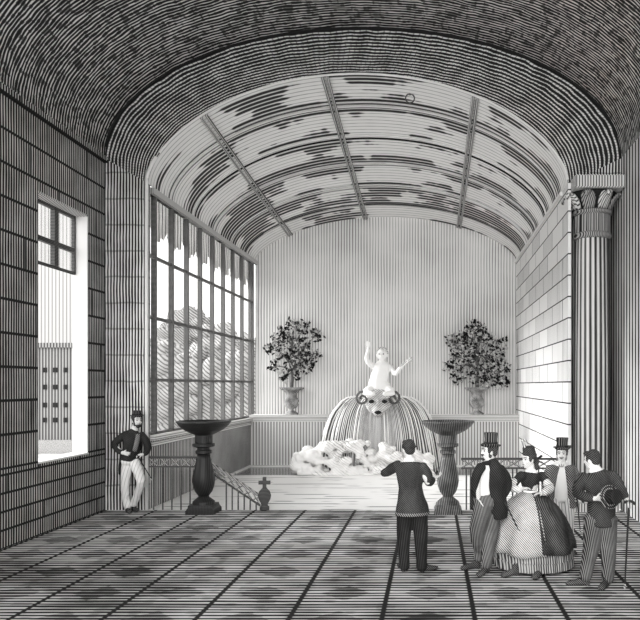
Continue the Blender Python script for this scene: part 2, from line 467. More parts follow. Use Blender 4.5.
# glass wall
w2 = bpy.data.objects.new('window_2', None); C.objects.link(w2); w2['kind'] = 'structure'; WO['window_2'] = (0, 0, 0)
mys = [14.4+.95*k for k in range(9)]
for y in mys:
    mk('mullion', one(bx, IL-.14, IL-.04, y-.034, y+.034, GZ0, GZ1), 'mullion_paint', w2)
for z in (4.95, 3.74, 2.50):
    mk('transom', one(bx, IL-.12, IL-.06, GY0, GY1, z-.03, z+.03), 'mullion_paint', w2)
b = B(); bx(b, IL-.14, IL-.04, GY0, GY0+.07, GZ0, GZ1); bx(b, IL-.14, IL-.04, GY1-.07, GY1, GZ0, GZ1); bx(b, IL-.14, IL-.04, GY0, GY1, GZ1-.08, GZ1); bx(b, IL-.14, IL-.04, GY0, GY1, GZ0, GZ0+.05)
mk('frame', b, 'mullion_paint', w2)
mk('pane', one(bx, IL-.095, IL-.085, GY0, GY1, GZ0, GZ1), 'glass', w2)
# scalloped valance behind the mullions
b = B(); n = 300; prev = None
edges = [GY0]+mys+[GY1]
def scal(y):
    for a, c2 in zip(edges, edges[1:]):
        if a <= y <= c2:
            t = (y-a)/(c2-a); w = abs(sin(pi*t))**.5
            return 5.66-.26*w+.05*cos(t*6*pi)
    return 5.6
for i in range(n+1):
    y = GY0+(GY1-GY0)*i/n; xx = IL-.185+.018*sin(y*30)
    q = (b.verts.new((xx, y, scal(y))), b.verts.new((xx, y, GZ1)))
    if prev: b.faces.new((prev[0], q[0], q[1], prev[1]))
    prev = q
tag(mk('valance', b, 'valance_cloth', origin=(IL-.19, 18, GZ1), solid=.012, smooth=True), 'scalloped striped cloth valance hanging along the top of the glazed wall', 'valance')
# left window 1
w1 = bpy.data.objects.new('window_1', None); C.objects.link(w1); w1['kind'] = 'structure'; WO['window_1'] = (0, 0, 0)
mk('sill', one(bx, XL-T-.02, XL+.015, WY0+.001, WY1-.001, WZ0-.03, WZ0), 'stone_white', w1)
mk('jamb', one(bx, XL-T, XL-.001, WY1-.02, WY1, WZ0, WZ1-.03), 'stone_white', w1)
mk('lintel_soffit', one(bx, XL-T, XL-.001, WY0, WY1-.02, WZ1-.03, WZ1), 'abacus_stone', w1)
XF = XL-.24
b = B(); bx(b, XF-.03, XF+.03, WY0, WY1-.02, 4.41, 4.45); bx(b, XF-.03, XF+.03, WY0, WY1-.02, WZ1-.08, WZ1-.03); bx(b, XF-.03, XF+.03, WY1-.07, WY1-.02, 4.41, WZ1-.03)
mk('sash', b, 'iron_dark', w1)
mk('mullion', one(bx, XF-.04, XF+.04, 12.37, 12.50, 4.45, WZ1-.08), 'iron_dark', w1)
mk('transom', one(bx, XF-.035, XF+.035, WY0, WY1-.07, 4.80, 4.88), 'iron_dark', w1)
mk('pane', one(bx, XF-.005, XF+.005, WY0, WY1-.07, 4.45, WZ1-.08), 'glass', w1)

# outside
b = B(); bx(b, -60, IL-.25, 2, 80, -.5, -.05); mk('ground', b, 'ground_out', kind='structure')
h = thing('outbuilding', 'low grey building with rows of small square vents, seen through the open sash window', 'building', (-14, 26, -.05))
b = B(); bx(b, -17.5, -12.6, 26, 28, -.05, 3.75); mk('wall', b, 'facade', h)
mk('parapet', one(bx, -17.6, -12.5, 25.9, 28.1, 3.75, 3.92), 'facade', h)
mk('plinth', one(bx, -17.6, -12.5, 25.75, 25.995, -.05, .42), 'iron_light', h)
for i in range(8):
    for py in (370, 387, 405, 420):
        p = at(45+10.4*(i-5), py, 26)
        mk('vent', one(bx, p.x-.075, p.x+.075, 25.97, 25.998, p.z-.085, p.z+.085), 'void_black', h)
h = thing('tall_building', 'tall pale blank building rising behind the vented outbuilding', 'building', (-22, 40, -.05))
mk('wall', one(bx, -30, -19.7, 40, 42, -.05, 13), 'facade_pale', h)
mk('cornice', one(bx, -30.2, -19.5, 39.8, 42.2, 13, 13.4), 'facade', h)

def blobtree(name, label, p, w, ztop, seed, m, group=None, zlow=1.0):
    rnd = random.Random(seed)
    t = thing(name, label, 'tree', (p[0], p[1], -.05), group)
    b = B()
    ball(b, (p[0], p[1], (ztop+zlow)/2), (w*.75, w*.6, (ztop-zlow)/2*.93), u=20, v=14)
    for i in range(46):
        a = rnd.uniform(0, 2*pi); zz = rnd.uniform(-.85, .98); r = sqrt(max(0, 1-zz*zz))
        ball(b, (p[0]+w*.8*r*cos(a), p[1]+w*.6*r*sin(a), (ztop+zlow)/2+zz*(ztop-zlow)/2*.88), rnd.uniform(.2, .42)*w*.6, u=10, v=7)
    for v in b.verts:
        v.co += Vector(mnoise.noise_vector(v.co*1.7))*.22+Vector(mnoise.noise_vector(v.co*4.5))*.10
    mk('crown', b, m, t, smooth=True)
    b = B(); loft(b, [((p[0], p[1], -.05), .22), ((p[0]+.1, p[1], 1), .16), ((p[0], p[1], zlow+1.5), .12)])
    mk('trunk', b, 'bark', t, smooth=True)
for (px, py, Y, w, m, lab) in ((187, 304, 40, 1.9, 'tree_leaf_dark', 'tallest rounded tree outside, peaking behind the middle of the glazed wall'),
                            (155, 336, 31, 1.8, 'tree_leaf', 'broad pale tree outside, beside the pier end of the glazed wall'),
                            (216, 320, 34, 1.5, 'tree_leaf', 'pale tree outside, just beyond the tallest one towards the back wall'),
                            (243, 332, 37, 1.4, 'tree_leaf', 'small pale tree outside, seen through the last panes by the back wall')):
    p = at(px, py, Y); blobtree('tree', lab, (p.x, Y), w, p.z, int(px), m, 'trees outside the glazed wall')
b = B(); rnd = random.Random(3)
bx(b, -11.9, -6.6, 27.2, 28.3, -.05, 3.2)
for i in range(150):
    ball(b, (rnd.uniform(-11.7, -6.8), rnd.uniform(27.1, 28.0), rnd.uniform(.3, 3.55)), rnd.uniform(.22, .5), u=8, v=6)
tag(mk('hedge', b, 'tree_leaf', origin=(-10.5, 27.7, -.05), smooth=True), 'long clipped hedge outside, filling the lower panes of the glazed wall', 'hedge')

# ------------------------------------------------------------------ column
cc = (3.12, 14.02, 0)
col = thing('column', 'tall fluted stone column with leafy capital carrying the arch', 'column', cc)
lathe_c = Vector(cc)
b = B(); bx(b, 3.12-.42, 3.12+.42, 14.02-.42, 14.02+.42, 0, .16)
mk('plinth', b, 'abacus_stone', col)
mk('base', one(lathe, cc, [(.41, .16), (.43, .21), (.41, .27), (.37, .29), (.36, .33), (.39, .36), (.39, .40), (.36, .42)], 40), 'column_stone', col, smooth=True)
NF = 20
def flute(a, z):
    f = (a*NF/(2*pi)) % 1
    return 1-.085*max(0, sin(pi*f))**.7 if .12 < f < .88 else 1
prof = [(.355, .42), (.352, .55), (.352, 2.2), (.34, 3.8), (.325, 5.15), (.322, 5.22)]
b = B(); lathe(b, cc, prof, 160, flute)
mk('shaft', b, 'column_stone', col)
za = 2.4+(385-231)*13.7/720
b = B(); lathe(b, cc, [(.33, 5.22), (.36, 5.24), (.37, 5.28), (.36, 5.32), (.33, 5.34)], 40); mk('astragal', b, 'capital_stone', col, smooth=True)
b = B()
def leaf_flute(a, z): return 1-.06*abs(sin(a*9))
lathe(b, cc, [(.33, 5.34), (.335, 5.66), (.34, 5.68)], 144, leaf_flute); mk('necking', b, 'capital_stone', col)
mk('collar', one(lathe, cc, [(.34, 5.68), (.38, 5.70), (.38, 5.75), (.34, 5.77)], 40), 'capital_stone', col, smooth=True)
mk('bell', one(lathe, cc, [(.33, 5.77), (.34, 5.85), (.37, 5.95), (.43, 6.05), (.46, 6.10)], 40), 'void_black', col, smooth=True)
for k in range(8):
    a = 2*pi*k/8+pi/8; u = Vector((cos(a), sin(a), 0)); s = Vector((-sin(a), cos(a), 0))
    b = B(); rows = []
    for (r, z, w) in ((.35, 5.77, .09), (.385, 5.86, .12), (.43, 5.95, .13), (.50, 6.03, .12), (.56, 6.06, .09), (.585, 6.02, .05), (.57, 5.97, .015)):
        c0 = Vector(cc)+u*r+Vector((0, 0, z)); row = []
        for j in range(7):
            t = (j-3)/3; row.append(b.verts.new(c0+s*w*t-u*.03*t*t+u*(.012*(j % 2))))
        rows.append(row)
    for p, q in zip(rows, rows[1:]):
        for j in range(6): b.faces.new((p[j], p[j+1], q[j+1], q[j]))
    mk('acanthus_leaf', b, 'capital_stone' if k % 2 else 'abacus_stone', col, smooth=True, solid=.03)
b = B(); bx(b, 2.675, XR-.01, 13.46, 14.55, 6.10, 6.34)
bmesh.ops.bevel(b, geom=b.edges[:], offset=.015, segments=2, affect='EDGES'); mk('abacus', b, 'abacus_stone', col)

# small ring lamp hook on the glazed vault
hk = at(410, 89, 14.45)
hz = [z for x, z in inner(vz(14.45)) if x < hk.x][-1]
t = thing('ceiling_ring', 'small iron ring fixed near the crown of the glazed vault', 'ring', (hk.x, 14.45, hz))
b = B(); R = .09
loft(b, [((hk.x+R*cos(2*pi*i/16), 14.45, hz-.10+R*sin(2*pi*i/16)), .014) for i in range(17)], ref=(0, 1, 0), seg=6, sub=1, cap=0)
mk('ring', b, 'iron_dark', t, smooth=True)
mk('mount', one(lathe, (hk.x, 14.45, hz), [(.03, -.03), (.03, .03)], 12), 'iron_dark', t)

# ------------------------------------------------------------------ bowls on balusters
def tazza(x, y, label, light):
    t = thing('pedestal_bowl', label, 'ornamental bowl', (x, y, 0), 'ornamental bowls at the edge of the tiled floor')
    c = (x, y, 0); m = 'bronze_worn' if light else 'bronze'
    b = B(); lathe(b, c, [(.26, 0), (.26, .07), (.23, .12), (.22, .17)], 4); lathe(b, c, [(.21, .17), (.20, .22), (.15, .26), (.10, .30), (.10, .31)], 32); mk('base', b, m, t)
    mk('baluster', one(lathe, c, [(.09, .31), (.11, .34), (.155, .40), (.19, .50), (.205, .60), (.195, .72), (.165, .86), (.135, 1.0), (.115, 1.10)], 36), m, t, smooth=True)
    mk('collar', one(lathe, c, [(.11, 1.10), (.15, 1.12), (.15, 1.17), (.11, 1.19), (.11, 1.22), (.20, 1.25), (.20, 1.30), (.15, 1.31)], 36), m, t)
    mk('bowl', one(lathe, c, [(.155, 1.31), (.155, 1.46), (.22, 1.49), (.34, 1.55), (.44, 1.63), (.485, 1.69), (.50, 1.70), (.50, 1.725), (.47, 1.73), (.40, 1.66), (.25, 1.60), (.05, 1.58)], 48), m, t, smooth=False)
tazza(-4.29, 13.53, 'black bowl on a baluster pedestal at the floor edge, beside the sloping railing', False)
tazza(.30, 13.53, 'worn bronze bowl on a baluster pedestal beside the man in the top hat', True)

# ------------------------------------------------------------------ railings
def lattice(bm, a, b2, h, n, r=.012):
    a, b2 = Vector(a), Vector(b2); up = Vector((0, 0, h))
    for i in range(n):
        p, q = a.lerp(b2, i/n), a.lerp(b2, (i+1)/n)
        bar(bm, p, q-up, r*2, r*2); bar(bm, p-up, q, r*2, r*2)
RY = 13.84
rl = thing('railing', 'latticed iron railing that slopes down past the black bowl to a short finial post', 'railing', (-4.6, RY, 0))
zr = 1.01; xa, xb, xc = IL+.02, -4.42, -3.30
b = B(); bar(b, (xa, RY, zr), (xb, RY, zr), .06, .045); mk('handrail', b, 'iron_dark', rl)
b = B(); bar(b, (xb, RY, zr), (xc, RY, .26), .06, .045); mk('handrail', b, 'iron_light', rl)
b = B(); bar(b, (xa, RY, zr-.18), (xb, RY, zr-.18), .04, .03); bar(b, (xb, RY, zr-.18), (xc, RY, .26-.18), .04, .03); mk('lower_rail', b, 'iron_dark', rl)
b = B(); lattice(b, (xa, RY, zr-.01), (xb, RY, zr-.01), .17, 5); lattice(b, (xb, RY, zr-.01), (xc, RY, .25), .17, 7); mk('lattice', b, 'iron_light', rl)
x = xa+.1
while x < xc-.06:
    zt2 = zr-.19 if x < xb else zr-.19-(x-xb)/(xc-xb)*(zr-.26)
    if zt2 > .04 and abs(x+4.29) > .27: mk('baluster', one(bx, x-.011, x+.011, RY-.011, RY+.011, 0, zt2), 'iron_dark', rl)
    x += .175 if x < xb else .115
pc = (-3.22, RY, 0)
mk('newel_post', one(lathe, pc, [(.09, 0), (.09, .06), (.06, .09), (.07, .13), (.11, .20), (.125, .28), (.10, .36), (.05, .41), (.04, .43)], 24), 'iron_dark', rl, smooth=True)
b = B(); bx(b, pc[0]-.03, pc[0]+.03, RY-.03, RY+.03, .42, .63); bx(b, pc[0]-.11, pc[0]+.11, RY-.028, RY+.028, .49, .56)
mk('finial', b, 'iron_dark', rl)
rr = thing('railing', 'level pale latticed railing behind the strolling couple', 'railing', (1.6, RY, 0))
xa, xb = .56, 2.58; zr = .98
b = B(); bar(b, (xa, RY, zr), (xb, RY, zr), .06, .04); mk('handrail', b, 'iron_dark', rr)
b = B(); bar(b, (xa, RY, zr-.18), (xb, RY, zr-.18), .05, .03); mk('lower_rail', b, 'iron_dark', rr)
b = B(); lattice(b, (xa, RY, zr-.01), (xb, RY, zr-.01), .17, 7, .014); mk('lattice', b, 'iron_light', rr)
for x in (.66, .74, 1.15, 1.55, 1.63, 2.05, 2.5):
    mk('baluster', one(bx, x-.014, x+.014, RY-.014, RY+.014, 0, zr-.19), 'iron_dark', rr)

# ------------------------------------------------------------------ potted shrubs
def shrub(px, pytop, pybase, halfw, label, seed, lobes):
    Y = 21.9; s = Y/FL; base = at(px, pybase, Y); base.z = 1.50
    rnd = random.Random(seed)
    t = thing('potted_shrub', label, 'potted shrub', base, 'leafy shrubs in urns on the back ledge')
    c = tuple(base)
    b = B(); k = 1.0
    lathe(b, c, [(.20*k, 0), (.20*k, .05), (.14*k, .08), (.06*k, .14), (.06*k, .17), (.16*k, .22), (.22*k, .32), (.22*k, .42), (.17*k, .52), (.16*k, .62), (.22*k, .72), (.36*k, .78), (.38*k, .82), (.34*k, .83), (.30*k, .79)], 28)
    mk('urn', b, 'urn_stone', t, smooth=True)
    top = base+Vector((0, 0, .78)); ct = at(px, pytop, Y)
    H = ct.z-top.z
    b = B(); tips = []
    trunk = [top, top+Vector((.03, 0, H*.2)), top+Vector((-.02, 0, H*.45)), top+Vector((.02, 0, H*.75))]
    loft(b, [(trunk[0], .05), (trunk[1], .045), (trunk[2], .03), (trunk[3], .015)], seg=8)
    for (dx, dz, r) in lobes:
        e = at(px+dx, pytop+dz, Y+rnd.uniform(-.1, .1)); st = trunk[1].lerp(trunk[3], rnd.uniform(0, .7))
        loft(b, [(st, .022), (st.lerp(e, .5)+Vector((0, 0, .05)), .014), (e, .006)], seg=6)
        tips.append((e, r*s))
    mk('stem', b, 'bark', t, smooth=True)
    b = B()
    for e, r in tips:
        for i in range(int(16+r*120)):
            d = Vector((rnd.gauss(0, 1), rnd.gauss(0, .8), rnd.gauss(0, 1))).normalized()*r*rnd.uniform(.2, 1.08)
            p = e+d; p.y = min(p.y, YB-.2)
            ax = Vector((rnd.uniform(-1, 1), rnd.uniform(-.5, .5), rnd.uniform(-1, 1))).normalized()
            sd = ax.cross(Vector((rnd.uniform(-.4, .4), 1, rnd.uniform(-.6, .6)))).normalized(); nrm = ax.cross(sd)
            L, W = rnd.uniform(.09, .16), rnd.uniform(.03, .05)
            q = [b.verts.new(p), b.verts.new(p+ax*L*.45+sd*W+nrm*.015), b.verts.new(p+ax*L+nrm*.02), b.verts.new(p+ax*L*.45-sd*W+nrm*.015), b.verts.new(p+ax*L*.5-nrm*.01)]
            b.faces.new((q[0], q[1], q[4])); b.faces.new((q[1], q[2], q[4])); b.faces.new((q[2], q[3], q[4])); b.faces.new((q[3], q[0], q[4]))
    mk('foliage', b, 'foliage', t, recalc=False)
# lobes: dx px, dz px below top, radius px
shrub(291.5, 320, 414, 28, 'sparse leafy shrub in a stone urn on the ledge beside the glazed wall', 5,
      [(2, 4, 6), (-8, 10, 7), (12, 9, 8), (25, 15, 7), (-2, 18, 9), (10, 24, 10), (-14, 22, 8), (-22, 29, 5), (-10, 34, 9), (4, 36, 10), (17, 32, 8), (-16, 46, 6), (-2, 47, 8), (12, 46, 8), (20, 44, 5), (-8, 56, 5), (6, 56, 5), (26, 35, 4)])
shrub(477, 320, 414, 33, 'fuller leafy shrub in a stone urn on the ledge beside the pale brick wall', 9,
      [(-4, 5, 7), (-10, 12, 7), (4, 11, 6), (-26, 20, 7), (-15, 20, 9), (-2, 22, 10), (12, 20, 9), (22, 24, 9), (-22, 34, 8), (-8, 36, 11), (8, 36, 12), (22, 38, 9), (-28, 46, 6), (-16, 50, 9), (-2, 54, 9), (14, 52, 11), (26, 50, 8), (28, 61, 5), (-22, 60, 5), (10, 62, 7), (20, 62, 6)])

# ------------------------------------------------------------------ fountain
FY = 20.3
fs = FY/FL
def F(px, py, d=0): return at(px, py, FY+d-.5)
fc = F(377, 0); fc.z = -.01
ft = thing('fountain', 'stone fountain with a white cherub seated on a grotesque mask head', 'fountain', fc)
mk('pedestal', one(lathe, (fc.x, FY, 0), [(.55, -.2), (.55, .1), (.42, .2), (.36, .5), (.30, 1.0), (.30, 1.5), (.40, 1.9)], 28), 'urn_stone', ft, smooth=True)
b = B()
ball(b, F(378, 403), (.36, .36, .32)); ball(b, F(378, 395), (.44, .34, .20))
ball(b, F(378, 410, -.25), (.17, .14, .18)); ball(b, F(378, 403, -.34), (.06, .09, .12))
for s_ in (-1, 1):
    ball(b, F(378+s_*7, 397, -.27), (.14, .10, .06)); ball(b, F(378+s_*7, 406, -.24), (.10, .09, .08))
mk('mask_head', b, 'mascaron', ft, remesh=.03)
for s_ in (-1, 1):
    vb = B(); pts = []
    for k in range(15):
        a = k*.62; q = .05+.0115*k
        pts.append((F(378+s_*15.5, 398.5, -.22)+Vector((s_*q*cos(a), 0, q*sin(a))), .032))
    loft(vb, pts, ref=(0, 1, 0), seg=8, sub=1)
    mk('volute', vb, 'bronze_worn', ft, smooth=True)
    mk('mask_eye', one(ball, F(378+s_*6.5, 401.5, -.36), (.075, .05, .05)), 'ink_black', ft, smooth=True)
mk('mask_mouth', one(ball, F(378, 412.5, -.38), (.10, .06, .05)), 'ink_black', ft, smooth=True)
# cherub
b = B()
loft(b, [(F(380, 391), .30, .20), (F(379, 385), .31, .21), (F(379, 379), .25, .18), (F(381, 372), .23, .16), (F(382, 366), .27, .15), (F(382, 362.5), .16, .11), (F(382, 360), .07, .07)])
ball(b, F(382, 354.5), (.15, .155, .165)); ball(b, F(381.5, 357.5, -.08), (.09, .08, .08)); ball(b, F(381, 355.5, -.165), (.025, .03, .03))
for s_ in (-1, 1): ball(b, F(382+s_*5, 355.5), (.03, .04, .045))
def limb(*n, **k): loft(b, [(F(*q[0]), q[1]) for q in n], **k)
limb(((374, 367), .085), ((369, 363, -.05), .075), ((366.5, 358, -.08), .062), ((368, 352, -.06), .05), ((368.3, 348.5, -.05), .04))
limb(((390, 367), .085), ((393.5, 371, -.1), .072), ((395.5, 374, -.2), .062), ((400, 368, -.28), .05), ((403.5, 364.5, -.3), .04))
limb(((374, 389), .14), ((368.5, 390.5, -.16), .12), ((366, 393, -.22), .09), ((371, 393.5, -.34), .07), ((374, 394, -.38), .055))
limb(((386, 389), .14), ((390, 390.5, -.16), .12), ((392, 393, -.22), .09), ((387, 393.5, -.34), .07), ((384, 394, -.38), .055))
def hand(bm, wr, d, n, size=1.0, curl=.5, side=1, fr=.0085):
    """palm and five fingers; d finger direction, n palm normal"""
    d = Vector(d).normalized(); n = Vector(n); n = (n-d*n.dot(d)).normalized(); s = d.cross(n)*side; wr = Vector(wr)
    loft(bm, [(wr, .026*size, .02*size), (wr+d*.04*size, .036*size, .017*size), (wr+d*.085*size, .04*size, .014*size)], ref=s, seg=10, cap=.4)
    for i, L in enumerate((.070, .078, .072, .056)):
        p = wr+d*(.085-.004*abs(i-1.3))*size+s*(.030-.02*i)*size; a = 0; pts = [(p-d*.015*size, fr*size)]
        dd = (d+s*(.12-.08*i)).normalized()
        for j, f in enumerate((.42, .32, .26)):
            a += curl*(.6 if j == 0 else .9)
            q = (dd*cos(a)+n*sin(a)); p = p+q*L*f*size; pts.append((p, fr*size*(1-.1*(j+1))))
        loft(bm, pts, ref=s, seg=8, sub=2)
    p = wr+d*.02*size+s*.025*size; q = (d*.55+s*.75+n*.35).normalized()
    p2 = p+q*.045*size; q2 = (d*.85+s*.3+n*(.3+curl*.3)).normalized()
    loft(bm, [(p, .013*size), (p2, .0105*size), (p2+q2*.032*size, .009*size), (p2+q2*.055*size, .0075*size)], ref=n, seg=8, sub=2)
hand(b, F(368.3, 348.5, -.05), (0.05, 0, 1), (0, -1, 0), 1.35, .15, -1, .013)
hand(b, F(403.5, 364.5, -.3), (.8, -.1, .5), (0, -.4, 1), 1.35, .9, 1, .013)
mk('cherub', b, 'statue_marble', ft, remesh=.014)
b = B()
for i in range(60):
    a = random.uniform(-.25, pi+.25); e = random.uniform(-.1, 1.5)
    ball(b, F(382, 353.5)+Vector((.145*cos(a)*cos(e), .12*sin(a)*cos(e)+.03, .155*sin(e))), .035, u=8, v=6)
o = mk('cherub_hair', b, 'mascaron', ft, smooth=True)
for s_ in (-1, 1): mk('cherub_eye', one(ball, F(381.3+s_*2.1, 354, -.155), .018), 'ink_black', ft, smooth=True)
b = B(); loft(b, [(F(399, 367, -.32), .018), (F(404, 363.5, -.32), .03), (F(409, 360.5, -.32), .055), (F(411, 359, -.32), .065)]); mk('horn', b, 'mascaron', ft, smooth=True)
# water dome
wc = Vector((fc.x, FY, 0))
b = B(); rings = []
A0, RX, RD = 0, 1.72, .72
n1, n2 = 180, 16
prof = [(.22, 1.80), (.42, 1.96), (.66, 2.05), (.90, 2.02), (1.10, 1.90), (1.28, 1.70), (1.42, 1.45), (1.53, 1.15), (1.60, .85), (1.66, .5), (1.70, .15), (1.72, -.03)]
for r, z in prof:
    ring = []
    for i in range(n1):
        a = 2*pi*i/n1; k = 1+.012*sin(a*37)+.02*sin(a*11+1)
        r2 = r/1.72
        ring.append(b.verts.new(wc+Vector((RX*r2*k*cos(a), RD*r2*k*sin(a), z-.035*sin(a*9)))))
    rings.append(ring)
for p, q in zip(rings, rings[1:]):
    for i in range(n1): b.faces.new((p[i], p[(i+1) % n1], q[(i+1) % n1], q[i]))
tag(mk('falling_water', b, 'water_sheet', origin=tuple(wc), smooth=True, solid=.01), 'domed curtain of water pouring from under the mask head', 'water', kind='stuff')
b = B(); rnd = random.Random(11)
for i in range(64):
    a = 2*pi*i/64+rnd.uniform(-.05, .05); R = rnd.uniform(.82, 1.06); w = rnd.uniform(.008, .022)
    pts = []
    for r, z in prof[:]:
        r2 = r/1.72*R+.02
        pts.append((wc+Vector((RX*r2*cos(a), RD*r2*sin(a), z*(1+.03*(R-1))+.03)), w))
    loft(b, pts, seg=5, sub=1, cap=0)
tag(mk('water_jets', b, 'water_jet', origin=tuple(wc), smooth=True), 'bright separate jets of water arching over the domed water curtain', 'water', kind='stuff')
b = B(); rnd = random.Random(4)
for i in range(230):
    px = rnd.uniform(294, 430); e = abs(px-352)/80
    zt3 = max(.12, (1.05-.8*e*e)*.85) if px < 395 else .55
    z = rnd.uniform(0, zt3); d = rnd.uniform(-1.05, -.62) if z > .1 else rnd.uniform(-1.1, -.3)
    r = rnd.uniform(.06, .14)
    p = F(px, 400, 0); X = (px-VX)*(FY+d)/FL
    ball(b, (X, FY+d, z), (r*1.3, r, r*.9), u=10, v=7)
for i in range(40):
    px = rnd.uniform(290, 400); ball(b, ((px-VX)*(FY-1.0)/FL, FY-1.0+rnd.uniform(-.1, .2), .02), (.2, .12, .06), u=10, v=7)
tag(mk('foam', b, 'foam', origin=tuple(wc), remesh=.03), 'billowing white foam and spray at the foot of the fountain', 'foam', kind='stuff')

# ------------------------------------------------------------------ people
class Fig:
    def __init__(s, name, label, px, py, face):
        s.Y = FL*HZ/(py-VY); s.X = (px-VX)*s.Y/FL
        s.f = Vector((face[0], face[1], 0)).normalized(); s.s = Vector((-s.f.y, s.f.x, 0))
        s.t = thing('person', label, 'person', (s.X, s.Y, 0))
        s.b = B()
    def J(s, px, py, d=0): return at(px, py, s.Y+d)
    def path(s, q): return [(s.J(*n[0]) if not isinstance(n[0], Vector) else n[0],)+tuple(n[1:]) for n in q]
    def tube(s, bm, *q, ref=None, **k): loft(bm, s.path(q), ref=ref or s.s, **k)
    def head(s, px, py, d=0, look=None, tilt=0, neck=None, size=1.0, woman=False):
        """head centre; builds cranium, jaw, nose, ears into the body mesh"""
        c = s.J(px, py, d); f = Vector((look[0], look[1], 0)).normalized() if look else s.f
        sd = Vector((-f.y, f.x, 0)); up = Vector((0, 0, 1))
        f2 = (f+up*tilt).normalized(); up2 = sd.cross(f2)*-1
        if up2.z < 0: up2 = -up2
        s.hc, s.hf, s.hs, s.hu, s.hk = c, f2, sd, up2, size
        M = Matrix((sd, f2, up2)).transposed().to_4x4(); s.hM = M
        P = s.hp; k = size
        ball(s.b, P(0, -.012, .025), (.074*k, .093*k, .088*k), M, 20, 14)
        ball(s.b, P(0, .012, -.045), (.060*k, .072*k, .075*k), M, 18, 12)
        ball(s.b, P(0, .058, -.088), (.026*k, .024*k, .022*k), M, 12, 8)
        loft(s.b, [(P(0, .078, .018), .009*k, .010*k), (P(0, .094, -.010), .013*k, .012*k), (P(0, .100, -.026), .016*k, .013*k)], ref=sd, seg=10)
        ball(s.b, P(0, .078, -.055), (.024*k, .014*k, .011*k), M, 12, 8)
        loft(s.b, [(P(-.045, .062, .030), .010*k), (P(0, .080, .030), .011*k), (P(.045, .062, .030), .010*k)], ref=up2, seg=8)
        for e in (-1, 1):
            ball(s.b, P(e*.074, -.005, -.012), (.011*k, .020*k, .032*k), M, 10, 8)
            ball(s.b, P(e*.038, .055, -.030), (.024*k, .02*k, .02*k), M, 10, 8)
        nk = neck if neck is not None else c-up*.19*k-f*.02
        loft(s.b, [(nk, .062*k), (nk.lerp(c, .3)-f*.012, .050*k if woman else .056*k), (P(0, -.02, -.05), .052*k)], ref=sd, seg=14)
    def hp(s, a, b_, c_): return s.hc+(s.hs*a+s.hf*b_+s.hu*c_)*s.hk
    def face(s):
        k = s.hk
        for e in (-1, 1):
            mk('eye', one(ball, s.hp(e*.030, .073, .010), (.013*k, .010*k, .007*k), s.hM), 'ink_black', s.t, smooth=True)
            mk('eyebrow', one(loft, [(s.hp(e*.014, .090, .032), .0045), (s.hp(e*.034, .082, .038), .005), (s.hp(e*.052, .066, .032), .004)], seg=6), 'hair_dark', s.t, smooth=True)
        mk('mouth', one(ball, s.hp(0, .089, -.058), (.019*k, .006*k, .004*k), s.hM), 'ink_black', s.t, smooth=True)
    def hair(s, full=1.0, bun=False, m='hair_dark'):
        b = B(); P = s.hp; k = s.hk
        ball(b, P(0, -.026, .040), (.083*k, .094*k, .086*k), s.hM, 20, 14)
        ball(b, P(0, -.060, -.010), (.070*k, .052*k, .060*k), s.hM, 18, 12)
        for e in (-1, 1):
            ball(b, P(e*.066, .010, .015), (.018*k, .030*k, .045*k), s.hM)
        ball(b, P(.01, .045, .085), (.062*k, .045*k, .03*k), s.hM)
        rnd = random.Random(int(s.X*100))
        for i in range(34):
            a, e = rnd.uniform(pi*.85, pi*2.15), rnd.uniform(-.1, 1.4)
            ball(b, P(.080*cos(a)*cos(e), -.026+.092*sin(a)*cos(e), .035+.085*sin(e)), .016*k, u=6, v=4)
        if bun:
            ball(b, P(0, -.11, -.04), (.055, .05, .075), s.hM); ball(b, P(0, -.115, -.11), (.05, .045, .05), s.hM)
        return mk('hair', b, m, s.t, remesh=.008)
    def body(s, m='skin'):
        return mk('body', s.b, m, s.t, remesh=.0075)
    def topper(s, h=.15, r=.085, brim=.135, m='hat_silk', back=.01, lean=0):
        c = s.hp(0, -.012-back, .078); b = B()
        prof = [(r*1.0, -.02), (brim*.98, -.004), (brim, .006), (brim*.96, .014), (r*1.02, .006), (r*.97, .02), (r*.93, h*.5), (r*1.02, h*.95), (r*1.0, h), (.01, h+.002)]
        lathe(b, (0, 0, 0), prof, 28)
        for v in b.verts:
            if math.hypot(v.co.x, v.co.y) > r*1.1: v.co.z += .9*(v.co.x**2)-.25*v.co.y**2
        bmesh.ops.transform(b, matrix=Matrix.Translation(c) @ s.hM @ Matrix.Rotation(lean, 4, 'X'), verts=b.verts[:])
        o = mk('top_hat', b, m, s.t)
        b = B(); lathe(b, (0, 0, 0), [(r*1.03, .012), (r*1.02, .045)], 28)
        bmesh.ops.transform(b, matrix=Matrix.Translation(c) @ s.hM @ Matrix.Rotation(lean, 4, 'X'), verts=b.verts[:])
        q = mk('hat_band', b, 'ink_black', o)
        q.matrix_parent_inverse.identity(); q.location = (0, 0, 0)
        return o
    def shoe(s, heel, d, L=.27, m='shoe_black'):
        """heel: point on the floor; d: toe direction"""
        d = Vector((d[0], d[1], 0)).normalized(); sd = Vector((-d.y, d.x, 0)); b = B(); h = Vector((heel[0], heel[1], 0)); z = Vector((0, 0, 1))
        loft(b, [(h+d*.0+z*.045, .034, .040), (h+d*.08+z*.048, .036, .044), (h+d*.15+z*.038, .046, .034), (h+d*.215+z*.030, .045, .027), (h+d*(L-.02)+z*.024, .030, .020)], ref=sd, seg=14)
        loft(b, [(h+d*.02+z*.05, .040), (h+d*.03+z*.12, .042)], ref=sd, seg=12)
        lathe(b, h+d*.01+z*.001, [(.030, 0), (.032, .03)], 12)
        for v in b.verts: v.co.z = max(v.co.z, .002)
        mk('shoe', b, m, s.t, smooth=True)
